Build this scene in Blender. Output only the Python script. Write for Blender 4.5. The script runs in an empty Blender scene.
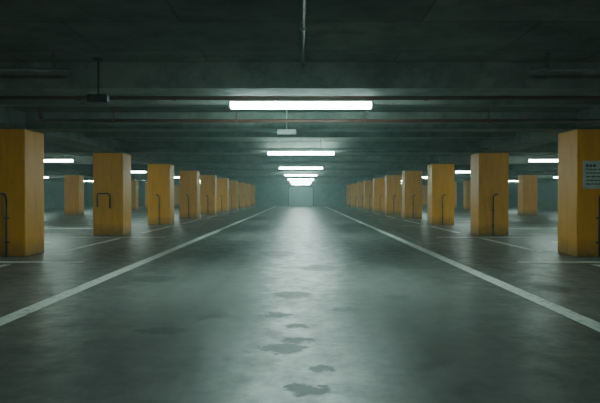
import bpy, bmesh, math, random
from mathutils import Vector, Matrix
random.seed(4)
S=bpy.context.scene
COL=S.collection
H=2.645      # underside of beams / column top
SLAB=2.99   # ceiling slab
CX=5.66     # inner face of column rows
CW=0.96
Z0,DZ=12.3,6.8
YB,YE=-14.0,76.0
XW=25.0

# ---------- materials ----------
def newmat(n):
    m=bpy.data.materials.new(n); m.use_nodes=True
    nt=m.node_tree; b=nt.nodes['Principled BSDF']
    return m,nt,b
def N(nt,t,**k):
    n=nt.nodes.new(t)
    for a,v in k.items(): setattr(n,a,v)
    return n
def coords(nt,scale=(1,1,1),world=True):
    if world:
        g=N(nt,'ShaderNodeNewGeometry'); out=g.outputs['Position']
    else:
        g=N(nt,'ShaderNodeTexCoord'); out=g.outputs['Object']
    mp=N(nt,'ShaderNodeMapping'); mp.inputs['Scale'].default_value=scale
    nt.links.new(out,mp.inputs['Vector']); return mp.outputs['Vector']
def noise(nt,vec,scale,detail=6,rough=0.6):
    n=N(nt,'ShaderNodeTexNoise'); n.inputs['Scale'].default_value=scale
    n.inputs['Detail'].default_value=detail; n.inputs['Roughness'].default_value=rough
    nt.links.new(vec,n.inputs['Vector']); return n.outputs['Fac']
def ramp(nt,fac,stops):
    r=N(nt,'ShaderNodeValToRGB'); e=r.color_ramp.elements
    while len(e)<len(stops): e.new(0.5)
    for i,(p,c) in enumerate(stops):
        e[i].position=p
        e[i].color=(c,c,c,1) if isinstance(c,(int,float)) else (*c,1)
    nt.links.new(fac,r.inputs['Fac']); return r.outputs['Color']
def mix(nt,fac,a,b,mode='MIX'):
    m=N(nt,'ShaderNodeMix',data_type='RGBA',blend_type=mode)
    def put(sock,v):
        if isinstance(v,bpy.types.NodeSocket): nt.links.new(v,sock)
        elif isinstance(v,(int,float)): sock.default_value=v
        else: sock.default_value=(*v,1)
    put(m.inputs[0],fac); put(m.inputs[6],a); put(m.inputs[7],b)
    return m.outputs[2]
def bump(nt,b,h,strength,dist=0.01):
    bp=N(nt,'ShaderNodeBump'); bp.inputs['Strength'].default_value=strength
    bp.inputs['Distance'].default_value=dist
    nt.links.new(h,bp.inputs['Height']); nt.links.new(bp.outputs[0],b.inputs['Normal'])

def mat_concrete(name,lo,hi,rough=0.85,panel=False):
    m,nt,b=newmat(name)
    v=coords(nt)
    c=ramp(nt,noise(nt,v,0.7,8,0.65),[(0.3,lo),(0.7,hi)])
    gr=ramp(nt,noise(nt,v,2.3,8,0.75),[(0.38,0.65),(0.56,1.0)])
    c=mix(nt,1.0,c,gr,'MULTIPLY')
    if panel:
        br=N(nt,'ShaderNodeTexBrick'); br.offset=0.5
        br.inputs['Scale'].default_value=1.0
        br.inputs['Brick Width'].default_value=2.4; br.inputs['Row Height'].default_value=1.2
        br.inputs['Mortar Size'].default_value=0.012
        br.inputs['Color1'].default_value=(1,1,1,1); br.inputs['Color2'].default_value=(.72,.72,.72,1)
        br.inputs['Mortar'].default_value=(.5,.5,.5,1)
        nt.links.new(v,br.inputs['Vector'])
        c=mix(nt,1.0,c,br.outputs['Color'],'MULTIPLY')
    nt.links.new(c,b.inputs['Base Color'])
    b.inputs['Roughness'].default_value=rough
    bump(nt,b,noise(nt,v,14,5),0.35,0.01)
    return m
M_ceil=mat_concrete('ceiling_concrete',(.12,.133,.12),(.23,.24,.21),0.9,True)
M_beam=mat_concrete('beam_concrete',(.16,.178,.165),(.28,.292,.265),0.8)
M_wall=mat_concrete('wall_paint',(.17,.22,.21),(.26,.32,.31),0.8)

def mat_floor():
    m,nt,b=newmat('polished_concrete_floor')
    v=coords(nt)
    big=noise(nt,v,0.35,7,0.6)
    c=ramp(nt,big,[(0.3,(.125,.138,.130)),(0.7,(.205,.216,.204))])
    fine=ramp(nt,noise(nt,v,9,8,0.7),[(0.3,0.66),(0.7,1.14)])
    c=mix(nt,1.0,c,fine,'MULTIPLY')
    vs=coords(nt,(2.2,0.12,1))
    st=ramp(nt,noise(nt,vs,1.0,5,0.6),[(0.35,0.74),(0.65,1.06)])
    c=mix(nt,1.0,c,st,'MULTIPLY')
    blo=ramp(nt,noise(nt,v,1.6,9,0.7),[(0.34,0.66),(0.46,1.0)])
    c=mix(nt,1.0,c,blo,'MULTIPLY')
    spk=ramp(nt,noise(nt,v,4.2,9,0.8),[(0.31,0.4),(0.38,1.0)])
    c=mix(nt,1.0,c,spk,'MULTIPLY')
    dist=N(nt,'ShaderNodeTexNoise'); dist.inputs['Scale'].default_value=8.0; dist.inputs['Detail'].default_value=8
    dist.inputs['Roughness'].default_value=.68
    nt.links.new(v,dist.inputs['Vector'])
    sub=N(nt,'ShaderNodeVectorMath',operation='SUBTRACT'); sub.inputs[1].default_value=(.5,.5,.5)
    nt.links.new(dist.outputs['Color'],sub.inputs[0])
    sc=N(nt,'ShaderNodeVectorMath',operation='SCALE'); sc.inputs['Scale'].default_value=0.42
    nt.links.new(sub.outputs[0],sc.inputs[0])
    ad=N(nt,'ShaderNodeVectorMath',operation='ADD'); nt.links.new(v,ad.inputs[0]); nt.links.new(sc.outputs[0],ad.inputs[1])
    total=None
    for (x,y,rx,ry,a) in [(-1.28,5.55,.24,.14,1),(-.14,4.92,.17,.17,1),(-.02,5.2,.14,.10,1),(.04,3.86,.11,.12,1),
                        (-.12,7.6,.22,.25,.7),(.5,6.6,.15,.14,.7),(3.4,8.1,.22,.28,.7),(.15,4.35,.08,.07,.9),(-2.2,9,.28,.35,.6),
                        (.3,10.4,.3,.4,.6),(-.5,13,.35,.6,.6),(-.25,6.3,.14,.13,.8),(1.2,7.4,.15,.15,.6),(-.02,5.75,.12,.09,.9)]:
        mp=N(nt,'ShaderNodeMapping')
        mp.inputs['Scale'].default_value=(1/rx,1/ry,0)
        mp.inputs['Location'].default_value=(-x/rx,-y/ry,0)
        nt.links.new(ad.outputs[0],mp.inputs['Vector'])
        ln=N(nt,'ShaderNodeVectorMath',operation='LENGTH'); nt.links.new(mp.outputs[0],ln.inputs[0])
        mr=N(nt,'ShaderNodeMapRange'); mr.inputs['From Min'].default_value=1.25; mr.inputs['From Max'].default_value=0.9
        mr.inputs['To Max'].default_value=a
        nt.links.new(ln.outputs['Value'],mr.inputs['Value'])
        if total is None: total=mr.outputs[0]
        else:
            mx=N(nt,'ShaderNodeMath',operation='MAXIMUM'); nt.links.new(total,mx.inputs[0]); nt.links.new(mr.outputs[0],mx.inputs[1]); total=mx.outputs[0]
    k=N(nt,'ShaderNodeMath',operation='MULTIPLY'); k.inputs[1].default_value=0.8
    nt.links.new(total,k.inputs[0])
    c=mix(nt,k.outputs[0],c,(.022,.026,.024))
    nt.links.new(c,b.inputs['Base Color'])
    r=ramp(nt,noise(nt,v,3.0,9,0.78),[(0.36,0.28),(0.64,0.58)])
    r=mix(nt,k.outputs[0],r,(.6,.6,.6))
    nt.links.new(r,b.inputs['Roughness'])
    b.inputs['Specular IOR Level'].default_value=0.42
    bump(nt,b,noise(nt,v,5,8,0.65),0.3,0.006)
    return m
M_floor=mat_floor()

def mat_yellow():
    m,nt,b=newmat('yellow_column_paint')
    v=coords(nt)
    vs=coords(nt,(3,3,0.5))
    c=ramp(nt,noise(nt,vs,2.2,7,0.6),[(0.3,(.90,.33,.0)),(0.7,(1.0,.46,.0))])
    g=N(nt,'ShaderNodeNewGeometry'); sx=N(nt,'ShaderNodeSeparateXYZ'); nt.links.new(g.outputs['Position'],sx.inputs[0])
    mr=N(nt,'ShaderNodeMapRange'); mr.inputs['From Min'].default_value=0.0; mr.inputs['From Max'].default_value=0.4
    mr.inputs['To Min'].default_value=1.3; mr.inputs['To Max'].default_value=0.0
    nt.links.new(sx.outputs['Z'],mr.inputs['Value'])
    ml=N(nt,'ShaderNodeMath',operation='MULTIPLY'); nt.links.new(mr.outputs[0],ml.inputs[0]); nt.links.new(noise(nt,v,7,6,.7),ml.inputs[1])
    c=mix(nt,ml.outputs[0],c,(.10,.06,.01))
    sp=ramp(nt,noise(nt,v,11,8,.8),[(0.58,0.0),(0.70,0.6)])
    c=mix(nt,sp,c,(.35,.12,.0))
    dr=ramp(nt,noise(nt,coords(nt,(9,9,.5)),1.5,6,.7),[(0.56,0.0),(0.68,0.5)])
    c=mix(nt,dr,c,(.38,.15,.0))
    nt.links.new(c,b.inputs['Base Color'])
    b.inputs['Roughness'].default_value=0.42
    b.inputs['Specular IOR Level'].default_value=0.25
    bump(nt,b,noise(nt,v,22,4),0.2,0.004)
    return m
M_yel=mat_yellow()

def mat_plain(name,c,rough=.5,metal=0):
    m,nt,b=newmat(name)
    v=coords(nt)
    cc=ramp(nt,noise(nt,v,6,4),[(0.3,tuple(x*.8 for x in c)),(0.7,tuple(min(1,x*1.15) for x in c))])
    nt.links.new(cc,b.inputs['Base Color'])
    b.inputs['Roughness'].default_value=rough; b.inputs['Metallic'].default_value=metal
    return m
M_pipe=mat_plain('galvanised_pipe',(.16,.17,.165),.45,.5)
M_redpipe=mat_plain('sprinkler_pipe_paint',(.16,.045,.035),.45)
M_dark=mat_plain('dark_metal',(.02,.025,.025),.5,.3)
M_house=mat_plain('lamp_housing_enamel',(.35,.38,.37),.4)
M_sign=mat_plain('notice_board_white',(.60,.66,.62),.5)
M_ink=mat_plain('notice_ink',(.04,.06,.06),.6)
M_door=mat_plain('steel_door_paint',(.40,.56,.56),.45)

def mat_line():
    m,nt,b=newmat('worn_line_paint')
    v=coords(nt)
    w=ramp(nt,noise(nt,v,7,9,.75),[(0.36,0.0),(0.48,1.0)])
    c=mix(nt,w,(.30,.32,.31),(.82,.84,.80))
    nt.links.new(c,b.inputs['Base Color']); b.inputs['Roughness'].default_value=.5
    return m
M_line=mat_line()

def mat_emit(name,col,st):
    m=bpy.data.materials.new(name); m.use_nodes=True; nt=m.node_tree
    nt.nodes.remove(nt.nodes['Principled BSDF'])
    e=N(nt,'ShaderNodeEmission'); e.inputs['Color'].default_value=(*col,1); e.inputs['Strength'].default_value=st
    nt.links.new(e.outputs[0],nt.nodes['Material Output'].inputs['Surface'])
    return m
M_em=mat_emit('fluorescent_diffuser',(.69,1.0,.91),98)
M_em2=mat_emit('fluorescent_diffuser_dim',(.71,1.0,.88),60)

# ---------- mesh helpers ----------
def box(bm,x0,x1,y0,y1,z0,z1,mi=0,bev=0):
    r=bmesh.ops.create_cube(bm,size=1)
    bmesh.ops.scale(bm,vec=(x1-x0,y1-y0,z1-z0),verts=r['verts'])
    bmesh.ops.translate(bm,vec=((x0+x1)/2,(y0+y1)/2,(z0+z1)/2),verts=r['verts'])
    fs=set(f for v in r['verts'] for f in v.link_faces)
    for f in fs: f.material_index=mi
    if bev:
        es=list(set(e for v in r['verts'] for e in v.link_edges))
        rr=bmesh.ops.bevel(bm,geom=es,offset=bev,segments=2,affect='EDGES',profile=.5)
        for f in rr['faces']: f.material_index=mi
def cyl(bm,p0,p1,r,mi=0,seg=12):
    p0=Vector(p0);p1=Vector(p1);d=p1-p0
    q=d.to_track_quat('Z','Y').to_matrix().to_4x4(); q.translation=(p0+p1)/2
    g=bmesh.ops.create_cone(bm,cap_ends=True,segments=seg,radius1=r,radius2=r,depth=d.length,matrix=q)
    for f in set(f for v in g['verts'] for f in v.link_faces):
        f.material_index=mi
        if len(f.verts)==4: f.smooth=True
def sph(bm,c,r,mi=0):
    g=bmesh.ops.create_uvsphere(bm,u_segments=12,v_segments=8,radius=r,matrix=Matrix.Translation(c))
    for f in set(f for v in g['verts'] for f in v.link_faces): f.material_index=mi; f.smooth=True
def path(bm,pts,r,mi=0):
    for a,b in zip(pts[:-1],pts[1:]): cyl(bm,a,b,r,mi)
    for p in pts[1:-1]: sph(bm,p,r*1.02,mi)
def mesh(bm,name,mats):
    me=bpy.data.meshes.new(name); bm.to_mesh(me); bm.free()
    for m in mats: me.materials.append(m)
    return me
def obj(name,me,loc=(0,0,0),parent=None):
    o=bpy.data.objects.new(name,me); COL.objects.link(o); o.location=loc
    if parent: o.parent=parent
    return o
def quick(name,mats,fn,loc=(0,0,0),parent=None):
    bm=bmesh.new(); fn(bm); return obj(name,mesh(bm,name,mats),loc,parent)

# ---------- shell ----------
quick('floor',[M_floor],lambda bm:box(bm,-XW,XW,YB,YE,-.2,0))
quick('ceiling',[M_ceil],lambda bm:box(bm,-XW,XW,YB,YE,SLAB,SLAB+.3))
quick('wall_left',[M_wall],lambda bm:box(bm,-XW-.3,-XW,YB,YE,-.2,SLAB+.3))
quick('wall_right',[M_wall],lambda bm:box(bm,XW,XW+.3,YB,YE,-.2,SLAB+.3))
quick('wall_far',[M_wall],lambda bm:box(bm,-XW-.3,XW+.3,YE,YE+.3,-.2,SLAB+.3))
quick('wall_near',[M_wall],lambda bm:box(bm,-XW-.3,XW+.3,YB-.3,YB,-.2,SLAB+.3))

ys=[Z0+DZ*k for k in range(-3,10)]
ys=[y for y in ys if y<YE-2]
TB=[7.8]+[y+.18 for y in ys if y<5 or y>11]
rows=[-CX-CW/2,CX+CW/2,-15.1,15.1]
def beams(bm):
    for y in TB: box(bm,-XW+.005,XW-.005,y,y+.6,H+.004,SLAB-.001)
    for y in [10.3]+[q+3.7 for q in ys if 12<q<70]: box(bm,-XW+.006,XW-.006,y,y+.25,SLAB-.17,SLAB-.001)
    for x in rows: box(bm,x-.42,x+.42,YB+.005,YE-.005,H+.003,SLAB-.003)
quick('ceiling_beams',[M_beam],beams)

# ---------- columns ----------
bm=bmesh.new(); box(bm,-CW/2,CW/2,0,.94,0,H-.02,0,.02); box(bm,-CW/2+.02,CW/2-.02,.02,.92,H-.03,H+.002,1)
colme=mesh(bm,'column',[M_yel,M_beam])
def hoop(s):
    bm=bmesh.new()
    path(bm,[(-.32*s,-.0,.92),(-.32*s,-.07,.92),(-.32*s,-.07,1.28),(-.28*s,-.07,1.33),(.02*s,-.07,1.33),(.08*s,-.07,1.27),(.08*s,-.07,.88),(.08*s,0,.88)],.022)
    return mesh(bm,'guard_hoop',[M_dark])
def jpipe(s):
    bm=bmesh.new()
    path(bm,[(-.12*s,-.0,1.30),(-.06*s,-.055,1.30),(.0*s,-.055,1.28),(.03*s,-.055,1.2),(.03*s,-.055,.0)],.02)
    for z in (.3,.8): box(bm,.03*s-.04,.03*s+.04,-.06,0,z-.015,z+.015)
    return mesh(bm,'conduit',[M_dark])
hoopm={1:hoop(1),-1:hoop(-1)}; jm={1:jpipe(1),-1:jpipe(-1)}
for x in rows:
    s=1 if x<0 else -1
    for i,y in enumerate(ys):
        c=obj('concrete_column',colme,(x,y,0))
        if abs(x)<8:
            if y>12:
                if (s==1 and abs(y-(Z0+DZ))<.1): obj('guard_hoop',hoopm[s],(0,0,0),c)
                elif y>Z0+.1: obj('conduit',jm[s],(0.0,0,0),c)
            if abs(y-Z0)<.1:
                obj('conduit',jm[s],((.09 if s==1 else -.02),0,0),c)
                if s==-1:
                    def sg(bm):
                        box(bm,-.3,.3,-.025,0,1.40,1.97,0,.006)
                        for r,(a,b_,h) in enumerate([(-.24,-.02,.05),(-.24,.2,.022),(-.24,.17,.022),(-.24,.22,.022),(-.24,.1,.022),(-.24,.2,.022)]):
                            z=1.87-r*.075
                            xx=a
                            while xx<b_:
                                w=random.uniform(.04,.09); box(bm,xx,min(xx+w,b_),-.028,-.0245,z-h/2,z+h/2,1); xx+=w+.02
                    quick('notice_sign',[M_sign,M_ink],sg,(-.07,0,0),c)

# ---------- line markings ----------
def lines(bm):
    t=.004
    def r(x0,x1,y0,y1):
        y1=min(y1,YE-2)
        if y0>YE-3: return
        v=[bm.verts.new(p) for p in ((x0,y0,t),(x1,y0,t),(x1,y1,t),(x0,y1,t))]; bm.faces.new(v)
    r(-3.08,-2.88,YB+1,YE-4); r(2.74,2.94,YB+1,YE-4)
    for y in ys:
        for s in (-1,1):
            a,b=sorted((s*5.43,s*5.26)); r(a,b,y+1.1,y+DZ-1.4)
            a,b=sorted((s*4.1,s*7.0)); r(a,b,y-1.1,y-.88)
            a,b=sorted((s*6.8,s*11.5)); r(a,b,y+.45,y+.7); r(a,b,y+.45+DZ/2,y+.7+DZ/2)
            a,b=sorted((s*11.5,s*11.65)); r(a,b,y-1,y+3)
            a,b=sorted((s*16,s*20.5)); r(a,b,y+.45,y+.65); r(a,b,y+.45+DZ/2,y+.65+DZ/2)
quick('parking_bay_markings',[M_line],lines)

# ---------- lights ----------
LZ=2.60
TOP=SLAB-LZ-.003
def fixture():
    bm=bmesh.new()
    L=1.06
    prof=[(-.10,.035),(-.06,.09),(.06,.09),(.10,.035)]
    va=[bm.verts.new((-L,y,z)) for y,z in prof]; vb=[bm.verts.new((L,y,z)) for y,z in prof]
    for i in range(4):
        j=(i+1)%4; bm.faces.new((va[i],va[j],vb[j],vb[i]))
    bm.faces.new(va[::-1]); bm.faces.new(vb)
    for sx in (-1,1):
        box(bm,sx*L-.02,sx*L+.02,-.11,.11,-.05,.06,0,.008)
        cyl(bm,(sx*.7,0,.085),(sx*.7,0,TOP),.012)
        box(bm,sx*.7-.05,sx*.7+.05,-.05,.05,TOP-.015,TOP)
    return mesh(bm,'housing',[M_house])
def diffuser(m):
    bm=bmesh.new(); L=1.035
    prof=[(-.105,.034),(-.105,-.01),(-.06,-.045),(.06,-.045),(.105,-.01),(.105,.034)]
    va=[bm.verts.new((-L,y,z)) for y,z in prof]; vb=[bm.verts.new((L,y,z)) for y,z in prof]
    n=len(prof)
    for i in range(n):
        j=(i+1)%n; bm.faces.new((va[i],va[j],vb[j],vb[i]))
    bm.faces.new(va[::-1]); bm.faces.new(vb)
    bmesh.ops.recalc_face_normals(bm,faces=bm.faces)
    return mesh(bm,'diffuser',[m])
fm,dm,dm2=fixture(),diffuser(M_em),diffuser(M_em2)
pos=[(0,8.95+10.0*k) for k in range(-1,7)]
for s in (-1,1):
    pos+=[(s*9.7,22.9+10.3*k) for k in range(-1,5)]
    pos+=[(s*19.3,22.9+10.3*k) for k in range(0,5)]
for x,y in pos:
    for q in TB:
        if -.15<y-q<.3: y=q-.16
        elif .3<=y-q<.76: y=q+.78
    e=bpy.data.objects.new('fluorescent_ceiling_light',None); COL.objects.link(e); e.location=(x,y,LZ)
    obj('housing',fm,(0,0,0),e); obj('diffuser',dm if x==0 else dm2,(0,0,0),e)

# ---------- pipes & ceiling services ----------
T=SLAB-.003
def p1(bm):
    y=8.62; z=2.655
    cyl(bm,(-5.66,y,z),(5.66,y,z),.03)
    for x in (-4.6,-3.2,-1.8,1.8,3.2,4.6):
        cyl(bm,(x,y,z),(x,y,T),.008); box(bm,x-.02,x+.02,y-.036,y+.036,z-.036,z+.036)
quick('sprinkler_pipe',[M_redpipe],p1)
def p2(bm):
    y=11.2; z=2.65
    path(bm,[(-4.85,y,T),(-4.85,y,z+.08),(-4.8,y,z),(5.66,y,z)],.036)
    for x in (-3.5,-1.2,1.2,3.5): cyl(bm,(x,y,z),(x,y,T),.01); box(bm,x-.025,x+.025,y-.042,y+.042,z-.042,z+.042)
quick('water_pipe',[M_redpipe],p2)
def p3(bm):
    for y,z in ((18.2,2.68),(24.6,2.66),(31.8,2.68),(45.0,2.66)):
        cyl(bm,(-5.66,y,z),(5.66,y,z),.03)
        for x in (-3,0.6,3): cyl(bm,(x,y,z),(x,y,T),.01)
quick('cable_conduit',[M_pipe],p3)
def p4(bm):
    cyl(bm,(.03,-.4,T-.05),(.03,7.78,T-.05),.02)
    for y in range(0,8,2): box(bm,-.01,.07,y-.02,y+.02,T-.08,T)
quick('lamp_supply_pipe',[M_pipe],p4)
def p5(bm):
    for s in (-1,1):
        cyl(bm,(s*2.8,7.3,T-.2),(s*5.65,7.3,T-.2),.022)
        for x in (3,4.5,5.5): box(bm,s*x-.015,s*x+.015,7.28,7.32,T-.225,T)
quick('cable_tube',[M_pipe],p5)
def sen(bm):
    d=T-2.485
    cyl(bm,(0,0,.05),(0,0,d),.01); box(bm,-.13,.13,-.05,.05,-.05,.05,0,.012)
    cyl(bm,(-.06,-.05,0),(-.06,-.075,0),.022); cyl(bm,(.06,-.05,0),(.06,-.075,0),.022)
    box(bm,-.05,.05,-.05,.05,d-.015,d)
quick('hanging_detector',[M_dark],sen,(-2.57,7.62,2.485))
def em(bm):
    d=T-2.52
    box(bm,-.19,.19,-.05,.05,-.05,.05,0,.015)
    box(bm,-.16,-.02,-.062,-.045,-.03,.03,0,.006); box(bm,.02,.16,-.062,-.045,-.03,.03,0,.006)
    cyl(bm,(0,0,.03),(0,0,d),.012); box(bm,-.05,.05,-.05,.05,d-.015,d)
quick('emergency_lamp',[M_sign],em,(-.28,11.9,2.52))

# ---------- far end doors ----------
def door(bm,w,h):
    box(bm,-w/2-.1,-w/2,-.08,0,0,h+.1,1); box(bm,w/2,w/2+.1,-.08,0,0,h+.1,1); box(bm,-w/2,w/2,-.08,0,h,h+.1,1)
    n=10
    for i in range(n): box(bm,-w/2,w/2,-.04,0,h/n*i+.01,h/n*(i+1)-.01,0,.006)
quick('door_1',[M_door,M_dark],lambda bm:door(bm,3.0,2.35),(0,YE-.002,0))
d=quick('door_2',[M_door,M_dark],lambda bm:door(bm,2.4,2.2),(-XW+.002,50,0)); d.rotation_euler=(0,0,math.radians(90))
d=quick('door_3',[M_door,M_dark],lambda bm:door(bm,2.4,2.2),(XW-.002,50,0)); d.rotation_euler=(0,0,math.radians(-90))

# ---------- world haze ----------
w=bpy.data.worlds.new('World'); S.world=w; w.use_nodes=True
nt=w.node_tree; nt.nodes['Background'].inputs['Color'].default_value=(0.02,.03,.03,1); nt.nodes['Background'].inputs['Strength'].default_value=.1
vs=nt.nodes.new('ShaderNodeVolumeScatter'); vs.inputs['Color'].default_value=(.65,1,.95,1)
vs.inputs['Density'].default_value=.005; vs.inputs['Anisotropy'].default_value=.5
nt.links.new(vs.outputs[0],nt.nodes['World Output'].inputs['Volume'])

# ---------- camera ----------
cd=bpy.data.cameras.new('camera'); cd.lens=36; cd.sensor_width=36; cd.clip_end=300
cam=bpy.data.objects.new('camera',cd); COL.objects.link(cam)
cam.location=(0,0,1.25); cam.rotation_euler=(math.radians(90-.525),0,math.radians(.08))
S.camera=cam
